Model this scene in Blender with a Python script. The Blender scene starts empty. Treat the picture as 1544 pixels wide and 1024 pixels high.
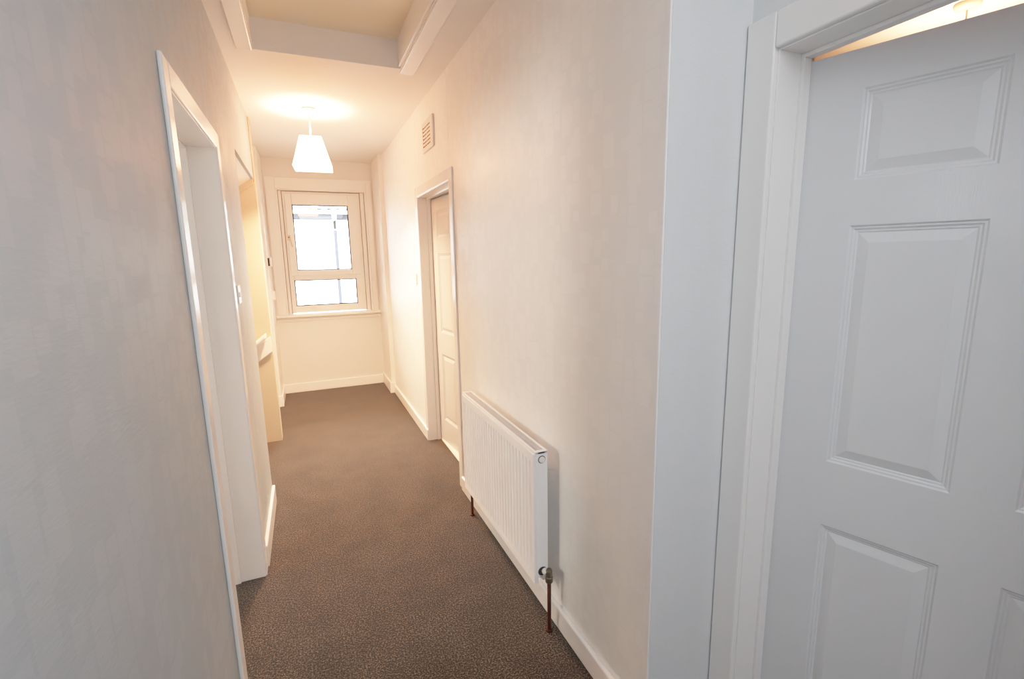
import bpy, bmesh, math, random
from mathutils import Vector, Matrix
random.seed(7)
C = bpy.context.scene.collection

# ------------------------------------------------------------------ helpers
class MB:
    def __init__(s): s.bm = bmesh.new()
    def box(s, x0, x1, y0, y1, z0, z1, mat=None):
        vs = [Vector((x, y, z)) for z in (z0, z1) for y in (y0, y1) for x in (x0, x1)]
        if mat is not None: vs = [mat @ v for v in vs]
        b = [s.bm.verts.new(v) for v in vs]
        for q in ((0, 2, 3, 1), (4, 5, 7, 6), (0, 1, 5, 4), (2, 6, 7, 3), (0, 4, 6, 2), (1, 3, 7, 5)):
            s.bm.faces.new([b[i] for i in q])
        return s
    def prism(s, pts, axis, a0, a1):
        """pts: 2-D outline in the two remaining axes, extruded along axis"""
        def P(p, a):
            return {'x': (a, p[0], p[1]), 'y': (p[0], a, p[1]), 'z': (p[0], p[1], a)}[axis]
        r0 = [s.bm.verts.new(P(p, a0)) for p in pts]; r1 = [s.bm.verts.new(P(p, a1)) for p in pts]
        n = len(pts)
        s.bm.faces.new(r0[::-1]); s.bm.faces.new(r1)
        for i in range(n):
            s.bm.faces.new((r0[i], r0[(i + 1) % n], r1[(i + 1) % n], r1[i]))
        return s
    def quad(s, *pts):
        s.bm.faces.new([s.bm.verts.new(p) for p in pts]); return s
    def lathe(s, prof, origin, axis='z', n=32, cap=True):
        o = Vector(origin); rings = []
        for r, h in prof:
            ring = []
            for i in range(n):
                a = 2 * math.pi * i / n
                c, d = r * math.cos(a), r * math.sin(a)
                v = {'z': (c, d, h), 'x': (h, c, d), 'y': (c, h, d)}[axis]
                ring.append(s.bm.verts.new(o + Vector(v)))
            rings.append(ring)
        for A, B in zip(rings, rings[1:]):
            for i in range(n):
                s.bm.faces.new((A[i], A[(i + 1) % n], B[(i + 1) % n], B[i]))
        if cap:
            s.bm.faces.new(rings[0][::-1]); s.bm.faces.new(rings[-1])
        return s
    def tube(s, pts, r, n=12):
        pts = [Vector(p) for p in pts]; rings = []
        for i, p in enumerate(pts):
            t = (pts[min(i + 1, len(pts) - 1)] - pts[max(i - 1, 0)]).normalized()
            ref = Vector((0, 0, 1)) if abs(t.z) < .9 else Vector((0, 1, 0))
            u = t.cross(ref).normalized(); w = t.cross(u)
            rings.append([s.bm.verts.new(p + r * (math.cos(2 * math.pi * k / n) * u + math.sin(2 * math.pi * k / n) * w)) for k in range(n)])
        for A, B in zip(rings, rings[1:]):
            for i in range(n):
                s.bm.faces.new((A[i], A[(i + 1) % n], B[(i + 1) % n], B[i]))
        s.bm.faces.new(rings[0][::-1]); s.bm.faces.new(rings[-1])
        return s
    def build(s, name, mat, parent=None, bevel=0, smooth=False, segs=2, **props):
        bmesh.ops.recalc_face_normals(s.bm, faces=s.bm.faces[:])
        me = bpy.data.meshes.new(name); s.bm.to_mesh(me); s.bm.free()
        o = bpy.data.objects.new(name, me); C.objects.link(o)
        me.materials.append(mat)
        if smooth:
            for p in me.polygons: p.use_smooth = True
        if bevel:
            m = o.modifiers.new('bevel', 'BEVEL'); m.width = bevel; m.segments = segs; m.limit_method = 'ANGLE'
            m.angle_limit = math.radians(40)
        if parent is not None: o.parent = parent
        for k, v in props.items(): o[k] = v
        return o

def struct(o, label, cat):
    o['kind'] = 'structure'; o['label'] = label; o['category'] = cat; return o
def tag(o, label, cat, group=None):
    o['label'] = label; o['category'] = cat
    if group: o['group'] = group
    return o
def empty(name, loc, rz=0):
    o = bpy.data.objects.new(name, None); C.objects.link(o)
    o.location = loc; o.rotation_euler = (0, 0, rz); o.empty_display_size = .1
    return o

# ------------------------------------------------------------------ materials
def srgb(r, g, b):
    f = lambda c: (c / 255 / 12.92) if c / 255 <= .04045 else ((c / 255 + .055) / 1.055) ** 2.4
    return (f(r), f(g), f(b), 1)

def new_mat(name):
    m = bpy.data.materials.new(name); m.use_nodes = True
    nt = m.node_tree; return m, nt, nt.nodes['Principled BSDF']

def N(nt, typ, **kw):
    n = nt.nodes.new(typ)
    for k, v in kw.items():
        if hasattr(n, k): setattr(n, k, v)
        else: n.inputs[k].default_value = v
    return n

def paint(name, col, rough=.45, bump=.04, scale=60, var=.03, brush=None):
    m, nt, b = new_mat(name)
    tc = N(nt, 'ShaderNodeTexCoord')
    no = N(nt, 'ShaderNodeTexNoise', Scale=scale, Detail=4.0)
    if brush:
        mp = N(nt, 'ShaderNodeMapping'); mp.inputs['Scale'].default_value = brush
        nt.links.new(tc.outputs['Object'], mp.inputs['Vector']); nt.links.new(mp.outputs[0], no.inputs['Vector'])
    else:
        nt.links.new(tc.outputs['Object'], no.inputs['Vector'])
    big = N(nt, 'ShaderNodeTexNoise', Scale=2.3, Detail=2.0)
    nt.links.new(tc.outputs['Object'], big.inputs['Vector'])
    mix = N(nt, 'ShaderNodeMix', data_type='RGBA')
    mix.inputs[6].default_value = tuple(c * (1 - var) for c in col[:3]) + (1,)
    mix.inputs[7].default_value = tuple(min(1, c * (1 + var)) for c in col[:3]) + (1,)
    nt.links.new(big.outputs['Fac'], mix.inputs[0])
    nt.links.new(mix.outputs[2], b.inputs['Base Color'])
    bp = N(nt, 'ShaderNodeBump', Strength=bump, Distance=.01)
    nt.links.new(no.outputs['Fac'], bp.inputs['Height']); nt.links.new(bp.outputs[0], b.inputs['Normal'])
    b.inputs['Roughness'].default_value = rough
    return m

def wallpaper(name, col, strength=1.0, rough=.46):
    """painted embossed paper: soft upright rectangles, slightly glossier than the ground"""
    m, nt, b = new_mat(name)
    tc = N(nt, 'ShaderNodeTexCoord'); sp = N(nt, 'ShaderNodeSeparateXYZ')
    nt.links.new(tc.outputs['Object'], sp.inputs[0])
    ad = N(nt, 'ShaderNodeMath', operation='ADD')
    nt.links.new(sp.outputs['X'], ad.inputs[0]); nt.links.new(sp.outputs['Y'], ad.inputs[1])
    cb = N(nt, 'ShaderNodeCombineXYZ')
    nt.links.new(sp.outputs['Z'], cb.inputs['X']); nt.links.new(ad.outputs[0], cb.inputs['Y'])
    facs = []
    for w, h, off in ((.105, .062, .37), (.062, .043, .61)):
        br = N(nt, 'ShaderNodeTexBrick', offset=off, offset_frequency=3, squash=.7, squash_frequency=2)
        br.inputs['Color1'].default_value = (0, 0, 0, 1); br.inputs['Color2'].default_value = (1, 1, 1, 1)
        br.inputs['Mortar'].default_value = (0, 0, 0, 1)
        br.inputs['Scale'].default_value = 1; br.inputs['Mortar Size'].default_value = .004
        br.inputs['Mortar Smooth'].default_value = .3
        br.inputs['Brick Width'].default_value = w; br.inputs['Row Height'].default_value = h
        nt.links.new(cb.outputs[0], br.inputs['Vector'])
        rp = N(nt, 'ShaderNodeValToRGB'); rp.color_ramp.elements[0].position = .62; rp.color_ramp.elements[1].position = .70
        nt.links.new(br.outputs['Color'], rp.inputs[0]); facs.append(rp)
    mx = N(nt, 'ShaderNodeMath', operation='MAXIMUM')
    nt.links.new(facs[0].outputs[0], mx.inputs[0]); nt.links.new(facs[1].outputs[0], mx.inputs[1])
    big = N(nt, 'ShaderNodeTexNoise', Scale=1.7, Detail=2.0); nt.links.new(tc.outputs['Object'], big.inputs['Vector'])
    mul = N(nt, 'ShaderNodeMath', operation='MULTIPLY'); nt.links.new(mx.outputs[0], mul.inputs[0]); nt.links.new(big.outputs['Fac'], mul.inputs[1])
    mix = N(nt, 'ShaderNodeMix', data_type='RGBA')
    mix.inputs[6].default_value = col
    mix.inputs[7].default_value = tuple(min(1, c * (1 + .06 * strength)) for c in col[:3]) + (1,)
    nt.links.new(mul.outputs[0], mix.inputs[0]); nt.links.new(mix.outputs[2], b.inputs['Base Color'])
    rr = N(nt, 'ShaderNodeMapRange'); rr.inputs['To Min'].default_value = rough; rr.inputs['To Max'].default_value = rough - .14
    nt.links.new(mul.outputs[0], rr.inputs[0]); nt.links.new(rr.outputs[0], b.inputs['Roughness'])
    fine = N(nt, 'ShaderNodeTexNoise', Scale=140.0, Detail=3.0)
    mp = N(nt, 'ShaderNodeMapping'); mp.inputs['Scale'].default_value = (.35, .35, 1.3)
    nt.links.new(tc.outputs['Object'], mp.inputs[0]); nt.links.new(mp.outputs[0], fine.inputs['Vector'])
    wr = N(nt, 'ShaderNodeTexNoise', Scale=9.0, Detail=2.0); nt.links.new(tc.outputs['Object'], wr.inputs['Vector'])
    a1 = N(nt, 'ShaderNodeMath', operation='MULTIPLY_ADD'); a1.inputs[1].default_value = .5
    nt.links.new(mx.outputs[0], a1.inputs[0]); nt.links.new(fine.outputs['Fac'], a1.inputs[2])
    a2 = N(nt, 'ShaderNodeMath', operation='MULTIPLY_ADD'); a2.inputs[1].default_value = 1.2
    nt.links.new(wr.outputs['Fac'], a2.inputs[0]); nt.links.new(a1.outputs[0], a2.inputs[2])
    bp = N(nt, 'ShaderNodeBump', Strength=.10, Distance=.004)
    nt.links.new(a2.outputs[0], bp.inputs['Height']); nt.links.new(bp.outputs[0], b.inputs['Normal'])
    return m

def carpet(name):
    m, nt, b = new_mat(name)
    tc = N(nt, 'ShaderNodeTexCoord')
    n1 = N(nt, 'ShaderNodeTexNoise', Scale=150.0, Detail=5.0, Roughness=.8)
    n2 = N(nt, 'ShaderNodeTexNoise', Scale=5.0, Detail=4.0, Roughness=.6)
    n3 = N(nt, 'ShaderNodeTexVoronoi', Scale=260.0)
    for n in (n1, n2, n3): nt.links.new(tc.outputs['Object'], n.inputs['Vector'])
    r1 = N(nt, 'ShaderNodeValToRGB')
    e = r1.color_ramp.elements
    e[0].position = .41; e[0].color = srgb(8, 6, 5)
    e[1].position = .60; e[1].color = srgb(111, 93, 76)
    k = e.new(.5); k.color = srgb(33, 27, 23)
    nt.links.new(n1.outputs['Fac'], r1.inputs[0])
    mr = N(nt, 'ShaderNodeMapRange'); mr.inputs['From Min'].default_value = .3; mr.inputs['From Max'].default_value = .7
    mr.inputs['To Min'].default_value = .72; mr.inputs['To Max'].default_value = 1.28
    nt.links.new(n2.outputs['Fac'], mr.inputs[0])
    vm = N(nt, 'ShaderNodeVectorMath', operation='SCALE')
    nt.links.new(r1.outputs[0], vm.inputs[0]); nt.links.new(mr.outputs[0], vm.inputs['Scale'])
    nt.links.new(vm.outputs[0], b.inputs['Base Color'])
    b.inputs['Roughness'].default_value = .95
    b.inputs['Specular IOR Level'].default_value = .15
    b.inputs['Sheen Weight'].default_value = .25; b.inputs['Sheen Roughness'].default_value = .5
    ad = N(nt, 'ShaderNodeMath', operation='ADD')
    nt.links.new(n1.outputs['Fac'], ad.inputs[0]); nt.links.new(n3.outputs['Distance'], ad.inputs[1])
    bp = N(nt, 'ShaderNodeBump', Strength=.35, Distance=.004)
    nt.links.new(ad.outputs[0], bp.inputs['Height']); nt.links.new(bp.outputs[0], b.inputs['Normal'])
    return m

def metal(name, col, rough=.35, dirt=None):
    m, nt, b = new_mat(name)
    tc = N(nt, 'ShaderNodeTexCoord'); no = N(nt, 'ShaderNodeTexNoise', Scale=45.0, Detail=4.0)
    nt.links.new(tc.outputs['Object'], no.inputs['Vector'])
    mix = N(nt, 'ShaderNodeMix', data_type='RGBA'); mix.inputs[6].default_value = col
    mix.inputs[7].default_value = dirt or tuple(c * .8 for c in col[:3]) + (1,)
    nt.links.new(no.outputs['Fac'], mix.inputs[0]); nt.links.new(mix.outputs[2], b.inputs['Base Color'])
    b.inputs['Metallic'].default_value = .8; b.inputs['Roughness'].default_value = rough
    return m

WARM = srgb(233, 226, 217)
M_wall = wallpaper('embossed_wallpaper', srgb(244, 241, 237))
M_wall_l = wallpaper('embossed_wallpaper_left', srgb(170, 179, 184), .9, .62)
M_plain = paint('plain_wall_paint', srgb(226, 222, 217), .6, .05, 90)
M_alcove = paint('alcove_wall_paint', srgb(232, 228, 222), .34, .04, 90)
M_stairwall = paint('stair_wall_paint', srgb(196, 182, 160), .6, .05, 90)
M_ceil = paint('ceiling_paint', srgb(236, 232, 226), .7, .05, 120)
M_hatch = paint('yellowed_hatch_paint', srgb(242, 232, 212), .7, .05, 120)
M_trim = paint('white_gloss_trim', srgb(244, 240, 236), .22, .03, 40)
M_door = paint('white_gloss_door', srgb(224, 223, 223), .2, .09, 30, .02, brush=(12, 12, 1.2))
M_upvc = paint('white_window_frame', srgb(240, 236, 230), .3, .01, 40)
M_rad = paint('white_radiator_enamel', srgb(250, 248, 246), .28, .01, 60, .01)
M_grille = paint('radiator_grille_grey', srgb(196, 194, 194), .5, .01, 60)
M_plastic = paint('white_plastic', srgb(240, 236, 230), .3, .01, 60, .01)
M_handle = paint('cream_handle_enamel', srgb(214, 192, 168), .35, .01, 60)
M_rose = paint('cream_plastic', srgb(196, 176, 150), .4, .01, 60)
M_dark = paint('dark_gap', srgb(52, 46, 42), .7, .01, 60)
M_shadow = paint('gap_brown', srgb(120, 92, 66), .8, .01, 60)
M_grey = paint('grey_plastic', srgb(160, 150, 142), .5, .01, 60)
M_joint = paint('brown_joint_shadow', srgb(128, 104, 82), .9, .01, 60)
M_gasket = paint('dark_glazing_gasket', srgb(34, 30, 52), .6, .01, 60)
M_carpet = carpet('dark_flecked_carpet')
M_copper = metal('tarnished_copper', srgb(92, 46, 30), .55, srgb(52, 30, 22))
M_brass = metal('valve_metal', srgb(150, 140, 120), .4, srgb(92, 78, 60))
M_chrome = metal('satin_chrome', srgb(200, 200, 200), .25)
M_render = paint('white_render', srgb(240, 240, 240), .9, .2, 60)
M_tile = paint('pale_roof_tile', srgb(215, 212, 214), .8, .1, 60)
M_fascia = paint('blue_grey_fascia', srgb(28, 29, 34), .6, .02, 40)
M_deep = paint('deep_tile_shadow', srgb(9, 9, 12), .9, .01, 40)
M_gutter = paint('white_gutter', srgb(238, 238, 242), .4, .01, 40)
M_pipe = paint('grey_downpipe', srgb(38, 41, 50), .5, .02, 40)
M_pipe2 = paint('grey_green_pipe', srgb(16, 16, 15), .5, .02, 40)

def glass_mat():
    m = bpy.data.materials.new('window_glass'); m.use_nodes = True; nt = m.node_tree
    nt.nodes.remove(nt.nodes['Principled BSDF'])
    out = nt.nodes['Material Output']
    tr = N(nt, 'ShaderNodeBsdfTransparent'); tr.inputs[0].default_value = (.97, .98, .98, 1)
    gl = N(nt, 'ShaderNodeBsdfGlossy'); gl.inputs['Roughness'].default_value = .01
    fr = N(nt, 'ShaderNodeFresnel'); fr.inputs[0].default_value = 1.5
    mu = N(nt, 'ShaderNodeMath', operation='MULTIPLY'); mu.inputs[1].default_value = 1.8
    nt.links.new(fr.outputs[0], mu.inputs[0])
    mx = N(nt, 'ShaderNodeMixShader')
    nt.links.new(mu.outputs[0], mx.inputs[0]); nt.links.new(tr.outputs[0], mx.inputs[1]); nt.links.new(gl.outputs[0], mx.inputs[2])
    nt.links.new(mx.outputs[0], out.inputs[0]); return m
M_glass = glass_mat()

def shade_mat(name, emit):
    m = bpy.data.materials.new(name); m.use_nodes = True; nt = m.node_tree
    nt.nodes.remove(nt.nodes['Principled BSDF']); out = nt.nodes['Material Output']
    tc = N(nt, 'ShaderNodeTexCoord'); w = N(nt, 'ShaderNodeTexNoise', Scale=300.0)
    nt.links.new(tc.outputs['Object'], w.inputs['Vector'])
    rp = N(nt, 'ShaderNodeValToRGB'); rp.color_ramp.elements[0].color = (.05, .045, .04, 1); rp.color_ramp.elements[1].color = (.08, .075, .07, 1)
    nt.links.new(w.outputs['Fac'], rp.inputs[0])
    d = N(nt, 'ShaderNodeBsdfDiffuse'); t = N(nt, 'ShaderNodeBsdfTranslucent')
    nt.links.new(rp.outputs[0], d.inputs[0]); nt.links.new(rp.outputs[0], t.inputs[0])
    mx = N(nt, 'ShaderNodeMixShader'); mx.inputs[0].default_value = .02
    nt.links.new(d.outputs[0], mx.inputs[1]); nt.links.new(t.outputs[0], mx.inputs[2])
    e = N(nt, 'ShaderNodeEmission'); e.inputs[0].default_value = (1, .37, .17, 1); e.inputs[1].default_value = emit
    a = N(nt, 'ShaderNodeAddShader'); nt.links.new(mx.outputs[0], a.inputs[0]); nt.links.new(e.outputs[0], a.inputs[1])
    nt.links.new(a.outputs[0], out.inputs[0]); return m
M_shade = shade_mat('lit_fabric_shade', 38.0)
M_shade2 = shade_mat('lit_fabric_shade_dim', 9.0)

def bulb_mat(name, col, strength):
    m = bpy.data.materials.new(name); m.use_nodes = True; nt = m.node_tree
    nt.nodes.remove(nt.nodes['Principled BSDF'])
    e = N(nt, 'ShaderNodeEmission'); e.inputs[0].default_value = col; e.inputs[1].default_value = strength
    nt.links.new(e.outputs[0], nt.nodes['Material Output'].inputs[0]); return m
M_bulb = bulb_mat('warm_bulb', (1, .48, .21, 1), 60)
M_bulb2 = bulb_mat('room_bulb', (1, .56, .32, 1), 40)

for m_ in (M_fascia, M_deep, M_pipe, M_pipe2, M_gasket):
    m_.node_tree.nodes['Principled BSDF'].inputs['Specular IOR Level'].default_value = .02

# ------------------------------------------------------------------ key dimensions
H = 2.575            # ceiling
XL, XR = -.298, .845 # corridor wall faces
XD = 1.108           # wall of the near right door
YS = .985            # face of the step beside it
YE = 5.87            # window wall
AL, AR, YA = -.325, .802, 5.35   # window alcove
YB = -1.6            # behind the camera

# ------------------------------------------------------------------ floor and ceiling
struct(MB().box(-.62, 1.25, YB, 6.0, -.12, 0).box(1.25, 4.0, YB, 6.0, -.12, 0).box(-3.0, -.62, YB, 2.98, -.12, 0)
       .build('floor', M_carpet), 'dark brown-grey flecked carpet running the length of the hallway', 'floor')
HX0, HX1, HY0, HY1, HZ = -.148, .607, 1.35, 2.976, 2.727
struct(MB().box(-3.0, HX0, YB, 6.1, H, H + .3).box(HX1, 4.0, YB, 6.1, H, H + .3)
       .box(HX0, HX1, YB, HY0, H, H + .3).box(HX0, HX1, HY1, 6.1, H, H + .3)
       .build('ceiling', M_ceil), 'cream painted hallway ceiling with a sunken loft hatch', 'ceiling')
hat = MB().box(HX0 - .0, HX1 + .0, HY0, HY1, HZ, HZ + .03).build('loft_hatch', M_hatch)
tag(hat, 'flat cream loft hatch panel recessed into the hallway ceiling', 'loft hatch')
struct(MB().box(HX0 - .074, HX0 - .002, HY0 - .07, HY1 - .02, H - .016, H).build('trim_1', M_trim, bevel=.003),
       'painted board along the left edge of the ceiling hatch', 'trim')
struct(MB().box(HX1 + .002, HX1 + .078, HY0 - .07, HY1 + .035, H - .016, H).build('trim_2', M_trim, bevel=.003),
       'painted board along the right edge of the ceiling hatch', 'trim')
struct(MB().box(HX1 - .012, HX1, HY0, HY1, H + .01, HZ).build('trim_3', M_trim, bevel=.002),
       'upright lining board inside the right side of the ceiling hatch', 'trim')

# ------------------------------------------------------------------ walls
# left wall with doorway, stair opening
LJ0, LJ1, LDH, LT = 1.622, 2.385, 1.965, .17
LE, LH, ST0, ST1 = 3.17, 2.12, 3.0, 4.30
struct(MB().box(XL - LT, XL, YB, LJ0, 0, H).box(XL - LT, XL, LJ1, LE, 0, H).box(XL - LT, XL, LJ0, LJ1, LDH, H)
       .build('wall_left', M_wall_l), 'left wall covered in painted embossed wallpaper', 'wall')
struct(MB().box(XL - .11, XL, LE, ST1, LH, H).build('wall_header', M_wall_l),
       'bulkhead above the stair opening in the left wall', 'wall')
# stairwell: far wall, near wall, back wall, sloping soffit
SW = -.288
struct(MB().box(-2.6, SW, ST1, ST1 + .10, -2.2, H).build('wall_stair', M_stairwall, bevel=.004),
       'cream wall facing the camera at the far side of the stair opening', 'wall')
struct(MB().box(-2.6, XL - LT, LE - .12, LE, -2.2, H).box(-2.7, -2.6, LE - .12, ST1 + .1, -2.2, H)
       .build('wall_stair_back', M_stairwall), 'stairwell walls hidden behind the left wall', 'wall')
sl = math.tan(math.radians(34))
zs = lambda x: LH + .01 - (XL - x) * sl
struct(MB().prism([(XL - .005, zs(XL)), (-2.6, zs(-2.6)), (-2.6, zs(-2.6) + .12), (XL - .11, zs(XL) + .12), (XL - .11, zs(XL) + .02), (XL - .005, zs(XL) + .012)], 'y', LE, ST1 - .004)
       .build('ceiling_stair', M_ceil), 'sloping cream soffit over the stairs', 'ceiling')
struct(MB().prism([(SW - .012, zs(SW) + .012), (-2.6, zs(-2.6) + .012), (-2.6, zs(-2.6) - .048), (SW - .012, zs(SW) - .048)], 'y', ST1 - .014, ST1)
       .build('trim_4', M_stairwall, bevel=.002), 'sloping cover strip under the stair soffit', 'trim')
struct(MB().prism([(-.335, zs(-.335) + .018), (-.44, zs(-.44) + .018), (-.44, zs(-.44) + .010), (-.335, zs(-.335) + .010)], 'y', ST1 - .0155, ST1 - .013)
       .build('trim_5', M_shadow), 'dark open joint along the stair soffit strip', 'trim')
struct(MB().box(XL - .003, XL + .0015, ST1 - .006, ST1 - .0003, LH - .02, H).build('trim_16', M_shadow),
       'dark upright joint where the stair wall meets the bulkhead', 'trim')
stair = MB()
for i in range(9):
    x1 = -.62 - .22 * i
    stair.box(x1 - .22, x1, LE, ST1, -.19 * (i + 1) - .25, -.19 * (i + 1))
struct(stair.build('stairs', M_carpet), 'carpeted stairs going down to the left behind the left wall', 'stairs')
# stair string board and handrail on the stair wall
sb = math.tan(math.radians(35))
zb = lambda x, z0: z0 + (x + .295) * sb
tm = struct(MB().prism([(-.293, zb(-.293, .895)), (-1.9, zb(-1.9, .895)), (-1.9, zb(-1.9, .768)), (-.293, zb(-.293, .768))], 'y', ST1 - .02, ST1)
       .build('trim_6', M_trim, bevel=.003), 'cream sloping board fixed to the stair wall below the handrail', 'trim')
hr = MB()
zr = lambda x: .905 + (x + .326) * math.tan(math.radians(38))
hr.prism([(-.322, zr(-.322) + .022), (-1.85, zr(-1.85) + .022), (-1.85, zr(-1.85) - .022), (-.322, zr(-.322) - .022)], 'y', ST1 - .075, ST1 - .02)
rail = hr.build('handrail', M_trim, bevel=.012, segs=3)
tag(rail, 'cream painted stair handrail sloping down to the left on the stair wall', 'handrail')
# left pocket between stair wall and window alcove
struct(MB().box(-.62, -.46, ST1 + .1, YA, 0, H).build('wall_pocket', M_plain), 'wall hidden behind the stair wall', 'wall')
struct(MB().box(-1.0, AL, YA, 6.1, 0, H).build('wall_alcove_left', M_alcove, bevel=.003),
       'plain wall stepping in at the left of the window', 'wall')
struct(MB().box(AR, 1.1, YA, 6.1, 0, H).build('wall_alcove_right', M_alcove, bevel=.003),
       'plain wall stepping in at the right of the window', 'wall')
# right wall with far doorway
RJ0, RJ1, RDH = 2.875, 3.745, 1.957
RT = .135
struct(MB().box(XR, XR + RT, YS, RJ0, 0, H).box(XR, XR + RT, RJ1, YA, 0, H).box(XR, XR + RT, RJ0, RJ1, RDH, H)
       .build('wall_right', M_wall, bevel=.004), 'right wall covered in painted embossed wallpaper', 'wall')
M_cool = wallpaper('painted_paper_step', srgb(222, 222, 222), .3, .6)
struct(MB().box(XR + .004, XD + .02, YS - .0015, YS + .01, 0, H).box(XR + RT, XD + .14, YS + .01, YS + .14, 0, H).build('wall_step', M_cool),
       'short wall facing the camera between the right wall and the near door', 'wall')
# near door wall
NJ0, NJ1, NDH, NT = .045, .897, 1.985, .12
struct(MB().box(XD, XD + NT, NJ1, YS + .001, 0, H).box(XD, XD + NT, YB, NJ0, 0, H).box(XD, XD + NT, NJ0, NJ1, NDH, H)
       .build('wall_door', M_cool), 'wall around the near right door', 'wall')
struct(MB().box(-3.0, 4.0, YB - .1, YB, 0, H).build('wall_rear', M_plain), 'end wall behind the camera', 'wall')
# rooms beyond the doors
struct(MB().box(4.0, 4.1, YB, 6.0, 0, H).box(XR + RT, 4.0, 2.62, 2.72, 0, H).box(XD + .14, 4.0, 6.0, 6.1, 0, H)
       .build('wall_room', M_plain), 'walls of the rooms beyond the right hand doors', 'wall')
LWY0, LWY1, LWZ0, LWZ1 = 1.58, 2.42, 1.05, 1.93
struct(MB().box(-3.0, -2.9, YB, LE, 0, H).build('wall_room_left', M_plain), 'wall of the room beyond the left doorway', 'wall')
# end wall with window opening
WX0, WX1, WZ0, WZ1 = -.212, .722, .895, 2.262
struct(MB().box(-1.0, WX0, YE, 6.1, 0, H).box(WX1, 1.1, YE, 6.1, 0, H).box(WX0, WX1, YE, 6.1, 0, WZ0).box(WX0, WX1, YE, 6.1, WZ1, H)
       .build('wall_end', M_plain), 'plain cream end wall under and around the window', 'wall')

# ------------------------------------------------------------------ baseboards
def skirt_x(x0, x1, y0, y1, h):   # along y
    return MB().box(x0, x1, y0, y1, 0, h)
struct(MB().box(XL, XL + .018, LJ1 + .07, LE - .005, 0, .115).box(XL, XL + .018, YB, LJ0 - .07, 0, .115).build('baseboard_left', M_trim, bevel=.006),
       'white skirting board along the left wall', 'skirting')
struct(MB().box(XR - .018, XR, YS + .01, RJ0 - .068, 0, .095).box(XR - .018, XR, RJ1 + .0, YA, 0, .095).build('baseboard_right', M_trim, bevel=.006),
       'white skirting board along the right wall', 'skirting')
struct(MB().box(AL, AR, YE - .018, YE, 0, .105).box(AL, AL + .018, YA - .018, YE - .018, 0, .115).box(AR - .018, AR, YA - .018, YE - .018, 0, .125)
       .box(-.46, AL, YA - .018, YA, 0, .115).box(AR, XR - .001, YA - .018, YA, 0, .125)
       .build('baseboard_end', M_trim, bevel=.005), 'white skirting board around the window alcove', 'skirting')

# ------------------------------------------------------------------ door casings
def casing(x_face, side, j0, j1, head, w, t, lab, nm, m=M_trim, far=True):
    """architrave on the corridor face; side=-1 for a wall whose face looks to -x, +1 for +x"""
    a0, a1 = sorted((x_face, x_face + side * t))
    b = MB()
    b.box(a0, a1, j0 - w, j0, 0, head + w)
    if far: b.box(a0, a1, j1, j1 + w, 0, head + w)
    b.box(a0, a1, j0, j1, head, head + w)
    return struct(b.build(nm, m, bevel=.005, segs=3), lab, 'door frame')
def lining(x_face, side, depth, j0, j1, head, stop, lab, nm, t=.004, m=M_trim):
    """jamb lining boards with a stop bead at depth `stop`"""
    a0, a1 = sorted((x_face + side * .006, x_face - side * depth))
    s0, s1 = sorted((x_face - side * stop, x_face - side * (stop - .028)))
    b = MB()
    b.box(a0, a1, j0, j0 + t, 0, head).box(a0, a1, j1 - t, j1, 0, head).box(a0, a1, j0 + t, j1 - t, head - t, head)
    b.box(s0, s1, j0 + t, j0 + t + .010, 0, head - t).box(s0, s1, j1 - t - .010, j1 - t, 0, head - t)
    b.box(s0, s1, j0 + t + .01, j1 - t - .01, head - t - .010, head - t)
    return struct(b.build(nm, m, bevel=.0025), lab, 'door frame')
casing(XL, 1, LJ0, LJ1, LDH, .066, .012, 'white architrave around the left doorway', 'trim_7')
lining(XL, 1, LT, LJ0, LJ1, LDH, .125, 'white jamb lining of the left doorway', 'trim_8')
casing(XR, -1, RJ0, RJ1, RDH, .068, .010, 'white architrave around the far right doorway', 'trim_9')
lining(XR, -1, RT, RJ0, RJ1, RDH, .092, 'white jamb lining of the far right doorway', 'trim_10')
casing(XD, -1, NJ0, NJ1, NDH, .083, .020, 'white architrave around the near right doorway', 'trim_11')
lining(XD, -1, NT, NJ0, NJ1, NDH, .098, 'white jamb lining of the near right doorway', 'trim_12')

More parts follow.
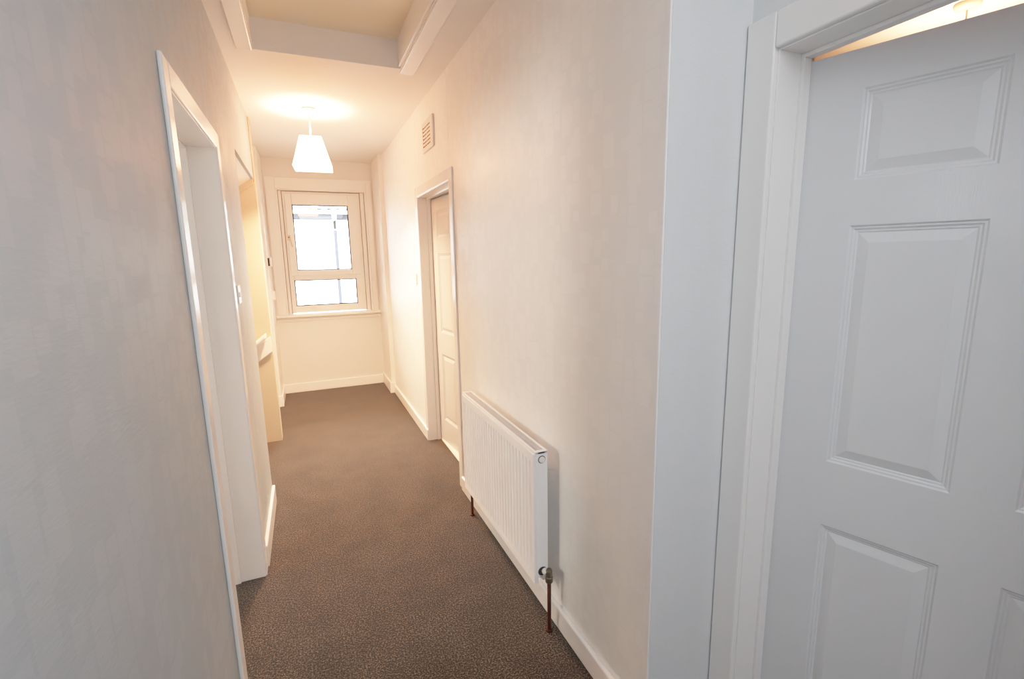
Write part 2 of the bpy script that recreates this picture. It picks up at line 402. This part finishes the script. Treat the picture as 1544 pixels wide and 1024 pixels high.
# ------------------------------------------------------------------ six-panel doors
PANELS = [(.118, .366, 1.660, 1.868), (.118, .366, .935, 1.552), (.118, .366, .205, .752)]
def panel_door(name, width, height, thick, mat, hinge, angle, label, panels=PANELS, handle=True):
    """leaf built in local space: s along +X from the hinge, thickness in Y (front face y=0, looking to -Y), Z up"""
    bm = bmesh.new()
    rects = list(panels) + [(width - b, width - a, c, d) for a, b, c, d in panels]
    xs = sorted({0, width} | {v for r in rects for v in r[:2]})
    zs_ = sorted({0, height} | {v for r in rects for v in r[2:]})
    RING = [(0, 0), (.004, .0035), (.0075, .0035), (.0115, .0065), (.015, .0065), (.018, .0085), (.042, .0015)]
    def V(x, y, z): return bm.verts.new((x, y, z))
    for y0, sg in ((0, 1), (thick, -1)):
        for i in range(len(xs) - 1):
            for k in range(len(zs_) - 1):
                r = (xs[i], xs[i + 1], zs_[k], zs_[k + 1])
                if r in rects:
                    prev = None
                    for o, d in RING:
                        y = y0 + sg * d
                        ring = [V(r[0] + o, y, r[2] + o), V(r[1] - o, y, r[2] + o), V(r[1] - o, y, r[3] - o), V(r[0] + o, y, r[3] - o)]
                        if prev:
                            for q in range(4): bm.faces.new((prev[q], prev[(q + 1) % 4], ring[(q + 1) % 4], ring[q]))
                        prev = ring
                    bm.faces.new(prev)
                else:
                    bm.faces.new((V(r[0], y0, r[2]), V(r[1], y0, r[2]), V(r[1], y0, r[3]), V(r[0], y0, r[3])))
    for a, b in (((0, 0), (width, 0)), ((width, 0), (width, height)), ((width, height), (0, height)), ((0, height), (0, 0))):
        bm.faces.new((V(a[0], 0, a[1]), V(b[0], 0, b[1]), V(b[0], thick, b[1]), V(a[0], thick, a[1])))
    bmesh.ops.remove_doubles(bm, verts=bm.verts[:], dist=1e-5)
    mb = MB(); mb.bm.free(); mb.bm = bm
    o = mb.build(name, mat)
    o.location = hinge; o.rotation_euler = (0, 0, angle)
    struct(o, label, 'door')
    if handle:
        for y0, g in ((0, -1), (thick, 1)):
            h = MB().lathe([(.0, g * .001), (.025, g * .001), (.025, g * .008), (.010, g * .010), (.009, g * .045), (.0, g * .047)], (width - .055, y0, 1.0), 'y', 24, False)
            h.tube([(width - .055, y0 + g * .042, 1.0), (width - .10, y0 + g * .046, 1.0), (width - .17, y0 + g * .042, .998)], .008)
            h.build('door_handle', M_chrome, o, smooth=True)
    for hz in (.22, height - .25):
        MB().lathe([(.0, -.045), (.006, -.045), (.006, .045), (.0, .045)], (-.004, thick + .002, hz), 'z', 12, False).build('hinge', M_chrome, o)
    return o
# near right: hinged at the far jamb, pushed 18 degrees into the room
# local +X must run from the hinge toward the camera: direction (sin18, -cos18)
a18 = math.atan2(-.9514, .3079)
panel_door('door_1', .836, 1.958, .038, M_door, (XD + .101, NJ1 - .008, .008), a18,
           'white six-panel door pushed ajar in the near right doorway')
a6 = math.atan2(-math.cos(math.radians(6.2)), math.sin(math.radians(6.2)))
panel_door('door_2', .838, 1.925, .036, M_door, (XR + .0945, RJ1 - .010, .012), a6,
           'white six-panel door slightly ajar in the far right doorway beyond the radiator',
           panels=[(.105, .366, 1.640, 1.835), (.105, .366, .91, 1.52), (.105, .366, .19, .735)])
# left: folded back open inside the room, hinged at the near jamb
panel_door('door_3', LJ1 - LJ0 - .016, 1.945, .036, M_door, (XL - LT - .004, LJ0 - .004, .008), math.radians(182),
           'white six-panel door standing open inside the room at the left doorway')
struct(MB().box(XR + .093, XR + .135, RJ0 + .005, RJ1 - .005, 0, .011).build('trim_13', M_trim, bevel=.003),
       'thin pale threshold strip under the far right door', 'trim')

# ------------------------------------------------------------------ window
FY = 5.935
w = empty('window_1', ((WX0 + WX1) / 2, FY, WZ0)); struct(w, 'white framed two-pane window at the end of the hallway', 'window')
def wpart(mb, name, mat, bevel=0, parent=w):
    o = mb.build(name, mat, parent, bevel=bevel)
    if parent is w: o.location = -Vector(w.location)
    return o
def ring(mb, x0, x1, z0, z1, wl, wr, wb, wt, y0, y1):
    mb.box(x0, x0 + wl, y0, y1, z0, z1); mb.box(x1 - wr, x1, y0, y1, z0, z1)
    mb.box(x0 + wl, x1 - wr, y0, y1, z0, z0 + wb); mb.box(x0 + wl, x1 - wr, y0, y1, z1 - wt, z1); return mb
# timber box lining, narrow bead, main frame
b = ring(MB(), WX0, WX1, WZ0, WZ1, .016, .016, .002, .012, YE - .002, FY + .03)
bs = MB().box(WX0 + .012, WX0 + .060, FY + .02, FY + .05, WZ0, WZ1 - .010).box(WX1 - .070, WX1 - .012, FY + .02, FY + .05, WZ0, WZ1 - .010).box(WX0 + .016, WX1 - .016, FY + .02, FY + .05, WZ1 - .024, WZ1 - .010)
wpart(bs, 'joint_shadow', M_joint)  # brown strips behind the frame joints, painting in their shadow gaps
b.box(WX0 + .021, WX0 + .050, FY - .012, FY + .07, WZ0, WZ1 - .012).box(WX1 - .062, WX1 - .021, FY - .012, FY + .07, WZ0, WZ1 - .012)
wpart(b, 'window_lining', M_upvc, .003)
FX0, FX1, FZ0, FZ1, MZ = WX0 + .056, WX1 - .068, .905, 2.244, 1.327
U = (-.066, .520, 1.384, 2.104)   # upper glass
L = (-.110, .560, .984, 1.277)    # lower glass
fr = MB()
fr.box(FX0, L[0], FY, FY + .06, FZ0, FZ1).box(L[1], FX1, FY, FY + .06, FZ0, FZ1)
fr.box(L[0], L[1], FY, FY + .06, FZ0, L[2]).box(L[0], L[1], FY, FY + .06, L[3], 1.335).box(L[0], L[1], FY, FY + .06, 2.200, FZ1)
wpart(fr, 'window_frame', M_upvc, .004)
sx0, sx1, sz0, sz1 = FX0 + .022, FX1 - .022, 1.325, 2.222
sash = wpart(ring(MB(), sx0, sx1, sz0, sz1, U[0] - sx0, sx1 - U[1], U[2] - sz0, sz1 - U[3], FY - .016, FY + .05), 'sash', M_upvc, .006)
for nm, G, par, yy in (('upper', U, sash, FY + .012), ('lower', L, w, FY + .022)):
    g = ring(MB(), G[0] - .001, G[1] + .001, G[2] - .001, G[3] + .001,   .012, .012, .012, .012, yy - .008, yy + .004)
    o = g.build('gasket', M_gasket, par)
    p = MB().box(G[0], G[1], yy, yy + .004, G[2], G[3]).build('pane', M_glass, par)
    if par is w: o.location = p.location = -Vector(w.location)
# handle on the sash
hd = MB().box(-.133, -.108, FY - .028, FY - .016, 1.715, 1.775)
hd.tube([(-.1205, FY - .028, 1.757), (-.1205, FY - .052, 1.757), (-.114, FY - .056, 1.73), (-.095, FY - .056, 1.645)], .0085)
h = hd.build('window_handle', M_handle, sash, bevel=.002)
MB().lathe([(.0, 0), (.007, 0), (.007, .004), (.0, .004)], (-.1225, FY - .0625, 1.748), 'y', 14, False).build('lock_button', M_dark, h)
# architrave around window, sill, apron
b = MB().box(AL + .017, WX0, YE - .016, YE, WZ0, WZ1 + .118).box(WX1, AR - .02, YE - .016, YE, WZ0, WZ1 + .118).box(WX0, WX1, YE - .016, YE, WZ1, WZ1 + .118)
struct(b.build('trim_14', M_upvc, bevel=.004), 'wide cream architrave around the end window', 'trim')
struct(MB().box(AL, AR, YE - .045, FY, WZ0 - .03, WZ0).build('window_sill', M_upvc, bevel=.008), 'cream window sill spanning the end wall', 'window sill')
struct(MB().box(AL, AR, YE - .010, YE, WZ0 - .075, WZ0 - .03).build('trim_15', M_plain, bevel=.003), 'thin apron strip under the window sill', 'trim')

# window of the left room, opposite its doorway
w2 = empty('window_2', (-2.86, 2.0, LWZ0)); struct(w2, 'white framed window of the room beyond the left doorway', 'window')
b = MB()
for y0, y1, z0, z1 in ((LWY0, LWY0 + .06, LWZ0, LWZ1), (LWY1 - .06, LWY1, LWZ0, LWZ1), (LWY0 + .06, LWY1 - .06, LWZ0, LWZ0 + .06), (LWY0 + .06, LWY1 - .06, LWZ1 - .06, LWZ1)):
    b.box(-2.899, -2.83, y0, y1, z0, z1)
b.build('window_frame', M_upvc, w2, bevel=.004).location = -Vector(w2.location)
MB().box(-2.862, -2.858, LWY0 + .06, LWY1 - .06, LWZ0 + .06, LWZ1 - .06).build('pane', M_glass, w2).location = -Vector(w2.location)

# ------------------------------------------------------------------ pendant light
def pendant(name, x, y, z0, drop, label, full, bulb):
    r = empty(name, (x, y, z0)); tag(r, label, 'ceiling light')
    MB().lathe([(.0, 0), (.050, 0), (.050, -.008), (.046, -.020), (.030, -.026), (.010, -.030), (.0, -.030)], (0, 0, 0), 'z', 32, False).build('ceiling_rose', M_rose, r, smooth=True)
    MB().tube([(0, 0, -.028), (0, 0, -drop)], .0042).build('cord', M_plastic, r, smooth=True)
    MB().lathe([(.0, -drop + .004), (.014, -drop), (.019, -drop - .02), (.019, -drop - .065), (.0, -drop - .065)], (0, 0, 0), 'z', 20, False).build('lamp_holder', M_plastic, r, smooth=True)
    zb_ = -drop - .105
    s = MB(); bmesh.ops.create_uvsphere(s.bm, u_segments=20, v_segments=12, radius=.036, matrix=Matrix.Translation((0, 0, zb_)))
    s.build('bulb', bulb, r, smooth=True)
    top, bot = -drop - .012, -drop - .227
    sh = MB()
    wt, wb_ = (.072, .131) if full else (.09, .15)
    T = [(-wt, -wt), (wt, -wt), (wt, wt), (-wt, wt)]; B = [(-wb_, -wb_), (wb_, -wb_), (wb_, wb_), (-wb_, wb_)]
    for i in range(4):
        j = (i + 1) % 4
        sh.quad((*T[i], top), (*T[j], top), (*B[j], bot), (*B[i], bot))
    bmesh.ops.remove_doubles(sh.bm, verts=sh.bm.verts[:], dist=1e-5)
    so = sh.build('lamp_shade', M_shade if full else M_shade2, r)
    m = so.modifiers.new('solid', 'SOLIDIFY'); m.thickness = .002
    wire = MB()
    for k in range(4):
        a = math.pi / 4 + k * math.pi / 2
        wire.tube([(.018 * math.cos(a), .018 * math.sin(a), -drop - .015), (wt * 1.38 * math.cos(a), wt * 1.38 * math.sin(a), top - .001)], .0016, 6)
    wire.build('shade_carrier', M_plastic, so)
    r.rotation_euler = (0, 0, math.radians(-4))
    return r
pendant('pendant_light', .127, 3.935, H, .190, 'lit pendant with a square tapered white shade hanging in the hallway', True, M_bulb)
pendant('pendant_light', 2.81, 1.34, H, .30, 'pendant glimpsed through the gap above the near right door', False, M_bulb2)

# ------------------------------------------------------------------ radiator
rad = empty('radiator', (XR, 1.998, .20)); tag(rad, 'white ribbed panel radiator hung low on the right wall', 'radiator')
RX0, RX1, RY0, RY1, RZ0, RZ1 = .742, .800, 1.540, 2.455, .205, .765
def rpart(mb, name, mat, parent=rad, **k):
    o = mb.build(name, mat, parent, **k)
    if parent is rad: o.location = -Vector(rad.location)
    return o
def ribbed(x, sgn, y0, y1, z0, z1, depth, n, mz):
    """ribbed steel face: n pressed flutes, each a trapezoid groove with sloping ends"""
    mb = MB(); bm = mb.bm
    pitch = (y1 - y0 - .03) / n
    prof = [(y0, 0), (y0 + .015, 0)]
    for i in range(n):
        a = y0 + .015 + i * pitch
        prof += [(a + pitch * .30, 0), (a + pitch * .42, 1), (a + pitch * .68, 1), (a + pitch * .80, 0)]
    prof += [(y1 - .015, 0), (y1, 0)]
    rows = [(z0, 0), (z0 + mz, 0), (z0 + mz + .014, 1), (z1 - mz - .014, 1), (z1 - mz, 0), (z1, 0)]
    grid = [[bm.verts.new((x + sgn * depth * p[1] * r[1], p[0], r[0])) for p in prof] for r in rows]
    for A, B in zip(grid, grid[1:]):
        for i in range(len(prof) - 1): bm.faces.new((A[i], A[i + 1], B[i + 1], B[i]))
    # back and rims so the panel is a closed plate
    xb = x + sgn * .018
    q = [bm.verts.new((xb, y, z)) for y, z in ((y0, z0), (y1, z0), (y1, z1), (y0, z1))]
    bm.faces.new(q)
    bm.faces.new([*grid[0], q[1], q[0]]); bm.faces.new([*grid[-1], q[2], q[3]])
    bm.faces.new([g[0] for g in grid] + [q[3], q[0]]); bm.faces.new([g[-1] for g in grid] + [q[2], q[1]])
    return mb
rpart(ribbed(RX0, 1, RY0 + .004, RY1 - .004, RZ0, RZ1 - .012, .0135, 27, .034), 'front_panel', M_rad)
rpart(ribbed(RX1, -1, RY0 + .012, RY1 - .012, RZ0, RZ1 - .014, .0055, 27, .034), 'back_panel', M_rad)
# convector fins between the plates
fin = MB()
for i in range(46):
    y = RY0 + .03 + i * (RY1 - RY0 - .06) / 45
    fin.box(RX0 + .016, RX1 - .016, y - .0008, y + .0008, RZ0 + .05, RZ1 - .04)
rpart(fin, 'convector', M_grille)
# end covers
for y0, y1 in ((RY0, RY0 + .004), (RY1 - .004, RY1)):
    rpart(MB().box(RX0 + .008, RX1, y0, y1, RZ0 + .03, RZ1 - .002), 'end_panel', M_rad, bevel=.0015)
# top frame and grille
rpart(ring(MB(), RY0, RY1, RX0 + .006, RX1, .016, .016, .010, .008, 0, 1) if False else
      MB().box(RX0 + .004, RX0 + .014, RY0, RY1, RZ1 - .012, RZ1).box(RX1 - .008, RX1, RY0, RY1, RZ1 - .012, RZ1)
      .box(RX0 + .014, RX1 - .008, RY0, RY0 + .016, RZ1 - .012, RZ1).box(RX0 + .014, RX1 - .008, RY1 - .016, RY1, RZ1 - .012, RZ1), 'top_frame', M_rad, bevel=.002)
g = MB(); n = 92
for i in range(n):
    y = RY0 + .018 + i * (RY1 - RY0 - .036) / (n - 1)
    g.box(RX0 + .014, RX1 - .008, y - .0032, y + .0032, RZ1 - .008, RZ1 - .004)
g.box(RX0 + .029, RX0 + .034, RY0 + .016, RY1 - .016, RZ1 - .0078, RZ1 - .0035)
rpart(g, 'top_grille', M_grille)
# upper plug in its dark cut-out at the near end
xc = (RX0 + RX1) / 2 + .004
pl = rpart(MB().lathe([(.0, 0), (.0155, 0), (.0155, -.0012), (.0, -.0012)], (xc, RY0, RZ1 - .034), 'y', 24, False), 'plug_recess', M_dark)
MB().lathe([(.0, 0), (.0125, 0), (.0125, -.004), (.009, -.006), (.0, -.006)], (xc, RY0 - .0005, RZ1 - .034), 'y', 24, False).build('plug', M_plastic, pl, smooth=False)
# lower cut-out, valve and tail at both ends
for s, yv, nm in ((-1, RY0, 'near'), (1, RY1, 'far')):
    zc = RZ0 + .052
    rc = rpart(MB().lathe([(.0, 0), (.019, 0), (.019, .0012 * s), (.0, .0012 * s)], (xc, yv, zc), 'y', 24, False), 'valve_recess', M_dark)
    y2 = yv + s * .026; xp = .791
    v = MB().lathe([(.0, 0), (.0125, 0), (.0125, s * .014), (.009, s * .016), (.009, s * .026)], (xc + .008, yv, zc), 'y', 20, False)
    vo = rpart(v, 'valve_tail', M_plastic, smooth=False)
    body = MB().lathe([(.0, .020), (.010, .020), (.0125, .014), (.0125, -.012), (.015, -.014), (.015, -.034), (.011, -.040), (.0, -.040)], (xp, y2, zc), 'z', 12, False)
    rpart(body, 'valve', M_brass)
    rpart(MB().tube([(xp, y2, zc - .038), (xp, y2, .012), (xp, y2, 0.001)], .0078), 'supply_pipe', M_copper, smooth=True)
    rpart(MB().lathe([(.0, .001), (.014, .001), (.013, .008), (.008, .010), (.0, .010)], (xp, y2, 0), 'z', 16, False), 'pipe_collar', M_copper)
# wall brackets
for y in (RY0 + .15, RY1 - .15):
    rpart(MB().box(RX1 - .002, XR, y - .02, y + .02, RZ0 + .06, RZ1 - .06), 'bracket', M_rad)

# ------------------------------------------------------------------ air vent
v = empty('air_vent', (XR, 3.32, 2.31)); tag(v, 'square white louvred air vent high on the right wall', 'vent')
def vpart(mb, name, mat, **k):
    o = mb.build(name, mat, v, **k); o.location = -Vector(v.location); return o
vpart(MB().box(XR - .014, XR, 3.175, 3.465, 2.215, 2.410), 'plate', M_plain, bevel=.003)
sl_ = MB()
for k in range(6):
    z = 2.247 + k * .0235
    for y0, y1 in ((3.235, 3.318), (3.330, 3.412)):
        sl_.box(XR - .0155, XR - .0135, y0, y1, z, z + .0065)
    sl_.box(XR - .0158, XR - .0135, 3.414, 3.432, z, z + .011)
vpart(sl_, 'slot', M_shadow)

# ------------------------------------------------------------------ switches and boxes
def switch(x, y, z, side, label, rockers):
    r = empty('light_switch', (x, y, z)); tag(r, label, 'light switch')
    def P(mb, name, mat, par=r, **k): return mb.build(name, mat, par, **k)
    a = sorted((0, side * .010))
    P(MB().box(a[0], a[1], -.043, .043, -.043, .043), 'switch_plate', M_plastic, bevel=.003)
    for yy, zz in rockers:
        c = sorted((side * .0095, side * .014))
        P(MB().box(c[0], c[1], yy - .008, yy + .008, zz - .012, zz + .012), 'rocker', M_plastic, bevel=.002)
    for zz in (-.030, .030):
        c = sorted((side * .0095, side * .0105))
        P(MB().lathe([(.0, c[0]), (.003, c[0]), (.003, c[1]), (.0, c[1])], (0, 0, zz), 'x', 12, False), 'screw', M_grey)
    return r
switch(XR, 3.955, 1.330, -1, 'white switch plate on the right wall just past the far doorway', [(0, 0)])
switch(XL, 2.585, 1.345, 1, 'white two-rocker switch plate on the left wall beside the left doorway', [(-.014, .0), (.014, .0)])
t = empty('thermostat', (AL, 5.44, 1.487)); tag(t, 'small white wall control with dark side, upper one left of the window', 'thermostat')
MB().box(-.004, .016, -.042, .042, -.040, .040).build('back_plate', M_dark, t, bevel=.002)
MB().box(.016, .032, -.045, .045, -.044, .044).build('cover', M_plastic, t, bevel=.003)
t = empty('junction_box', (AL, 5.44, 1.150)); tag(t, 'small white surface box low down left of the window', 'electrical box')
MB().box(-.004, .026, -.043, .043, -.042, .042).build('body', M_plastic, t, bevel=.003)
MB().box(.026, .034, -.045, .045, -.044, .044).build('cover', M_plastic, t, bevel=.003)

# ------------------------------------------------------------------ neighbouring house seen through the window
hs = empty('neighbouring_house', (.4, 9.7, -4)); tag(hs, 'white rendered house across the gap seen through the end window', 'house')
def hpart(mb, name, mat, parent=hs, **k):
    o = mb.build(name, mat, parent, **k)
    if parent is hs: o.location = -Vector(hs.location)
    return o
hpart(MB().box(-8, 9, 9.7, 10.0, -4, 2.42), 'wall', M_render)
hpart(MB().box(-8, 9, 9.58, 9.7, 2.225, 2.335), 'fascia', M_fascia)
gt = hpart(MB().prism([(9.46, 2.385), (9.46, 2.34), (9.48, 2.322), (9.56, 2.322), (9.58, 2.34), (9.58, 2.385)], 'x', -8, 9), 'gutter', M_gutter)
rf = MB(); nn = 420
prev = None
for i in range(nn + 1):
    x = -6 + 13 * i / nn
    dz = .014 * math.sin(2 * math.pi * x / .155)
    cur = [rf.bm.verts.new(p) for p in ((x, 9.45, 2.430 + dz), (x, 13.0, 4.30 + dz), (x, 13.0, 4.27 + dz), (x, 9.45, 2.400 + dz))]
    if prev:
        for q in range(4): rf.bm.faces.new((prev[q], cur[q], cur[(q + 1) % 4], prev[(q + 1) % 4]))
    prev = cur
hpart(rf, 'roof', M_tile)
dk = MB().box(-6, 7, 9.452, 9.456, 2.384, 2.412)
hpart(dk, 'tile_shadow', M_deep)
hpart(MB().prism([(.545, 2.33), (.625, 2.33), (.617, 2.20), (.553, 2.20)], 'y', 9.44, 9.53), 'hopper', M_gutter)
hpart(MB().tube([(.585, 9.50, 2.20), (.585, 9.52, 2.05)], .027), 'outlet', M_pipe2)
dp = hpart(MB().tube([(.585, 9.52, 2.03), (.585, 9.52, -4)], .031), 'downpipe', M_pipe)
MB().lathe([(.036, 0), (.036, .10)], (.585, 9.52, 1.93), 'z', 16).build('pipe_clip', M_pipe, dp)

# ------------------------------------------------------------------ light
W = bpy.data.worlds.new('overcast'); bpy.context.scene.world = W; W.use_nodes = True
nt = W.node_tree; bg = nt.nodes['Background']
tc = N(nt, 'ShaderNodeTexCoord'); sp = N(nt, 'ShaderNodeSeparateXYZ'); nt.links.new(tc.outputs['Generated'], sp.inputs[0])
rp = N(nt, 'ShaderNodeValToRGB'); rp.color_ramp.elements[0].position = .0; rp.color_ramp.elements[0].color = (.55, .55, .55, 1)
rp.color_ramp.elements[1].position = .5; rp.color_ramp.elements[1].color = (1, .95, .86, 1)
nt.links.new(sp.outputs['Z'], rp.inputs[0]); nt.links.new(rp.outputs[0], bg.inputs['Color'])
bg.inputs['Strength'].default_value = 88.0

def area(name, loc, aim, size, power, col, sy=None):
    l = bpy.data.lights.new(name, 'AREA'); l.energy = power; l.color = col; l.size = size
    if sy: l.shape = 'RECTANGLE'; l.size_y = sy
    o = bpy.data.objects.new(name, l); C.objects.link(o); o.location = loc
    o.rotation_euler = (Vector(aim) - Vector(loc)).to_track_quat('-Z', 'Y').to_euler()
    return o
# light leaving the open top and bottom of the lamp shades
def shade_glow(name, x, y, z, up, power, size, spread):
    o = area(name, (x, y, z), (x, y, z + (1 if up else -1)), size, power, (1, .56, .29))
    o.data.shape = 'DISK'; o.data.spread = math.radians(spread)
shade_glow('lamp_light_up', .127, 3.935, H - .204, True, 28, .12, 120)
shade_glow('lamp_light_down', .127, 3.935, H - .412, False, 84, .22, 128)
shade_glow('room_lamp_light_up', 2.81, 1.34, H - .315, True, 14, .14, 150)
# camera flash bounced off the ceiling behind the photographer
area('bounce_flash', (.38, -.55, 2.52), (.38, -.55, 0), 1.2, 16, (.85, .92, 1.0), 1.5)
area('camera_flash', (0, .17, 1.72), (.5, 2, 1.6), .06, 1.4, (.88, .94, 1.0))
area('soft_light', (.40, -1.4, 2.2), (.5, 2, 1.75), .8, 12, (.85, .92, 1.0))  # added fill lamp behind the camera, aimed forward down the hallway
p = area('window_portal', (.25, 6.12, 1.58), (.25, 0, 1.58), .95, 1, (1, 1, 1), 1.4)
p.data.cycles.is_portal = True
# daylight at the window of the left room
area('window_daylight', (-2.893, 2.0, 1.49), (0, 2.0, 1.49), .72, 54, (1, .89, .77), .76)

# ------------------------------------------------------------------ camera
cam = bpy.data.cameras.new('camera'); co = bpy.data.objects.new('camera', cam); C.objects.link(co)
f, yaw, pitch, roll = 718.72, .40504, .17268, -.01795
fwd = Vector((math.sin(yaw) * math.cos(pitch), math.cos(yaw) * math.cos(pitch), -math.sin(pitch)))
right = Vector((math.cos(yaw), -math.sin(yaw), 0)); up = right.cross(fwd)
r2 = right * math.cos(roll) + up * math.sin(roll); u2 = -right * math.sin(roll) + up * math.cos(roll)
co.matrix_world = Matrix(((r2.x, u2.x, -fwd.x, 0), (r2.y, u2.y, -fwd.y, 0), (r2.z, u2.z, -fwd.z, 1.5), (0, 0, 0, 1)))
cam.sensor_width = 36; cam.lens = f / 1544 * 36; cam.clip_start = .02
sc = bpy.context.scene; sc.camera = co
sc.view_settings.view_transform = 'Standard'; sc.view_settings.look = 'None'; sc.view_settings.exposure = 0
# film response with a soft shoulder, as a camera has
sc.view_settings.use_curve_mapping = True
cm = sc.view_settings.curve_mapping
cm.white_level = (4, 4, 4); cm.use_clip = True
cv = cm.curves[3]
resp = lambda l: (1 - math.exp(-1.3 * l)) / (1 - math.exp(-1.3 * 4))
cv.points[0].location = (0, 0); cv.points[1].location = (1, 1)
for l in (.04, .1, .2, .35, .55, .8, 1.1, 1.5, 2.0, 2.7, 3.4):
    cv.points.new(l / 4, resp(l))
cm.update()
try:
    sc.cycles.use_denoising = True; sc.cycles.denoising_prefilter = 'ACCURATE'; sc.cycles.denoising_input_passes = 'RGB_ALBEDO_NORMAL'; sc.cycles.max_bounces = 10; sc.cycles.diffuse_bounces = 7
    sc.cycles.sample_clamp_indirect = 12
except Exception: pass
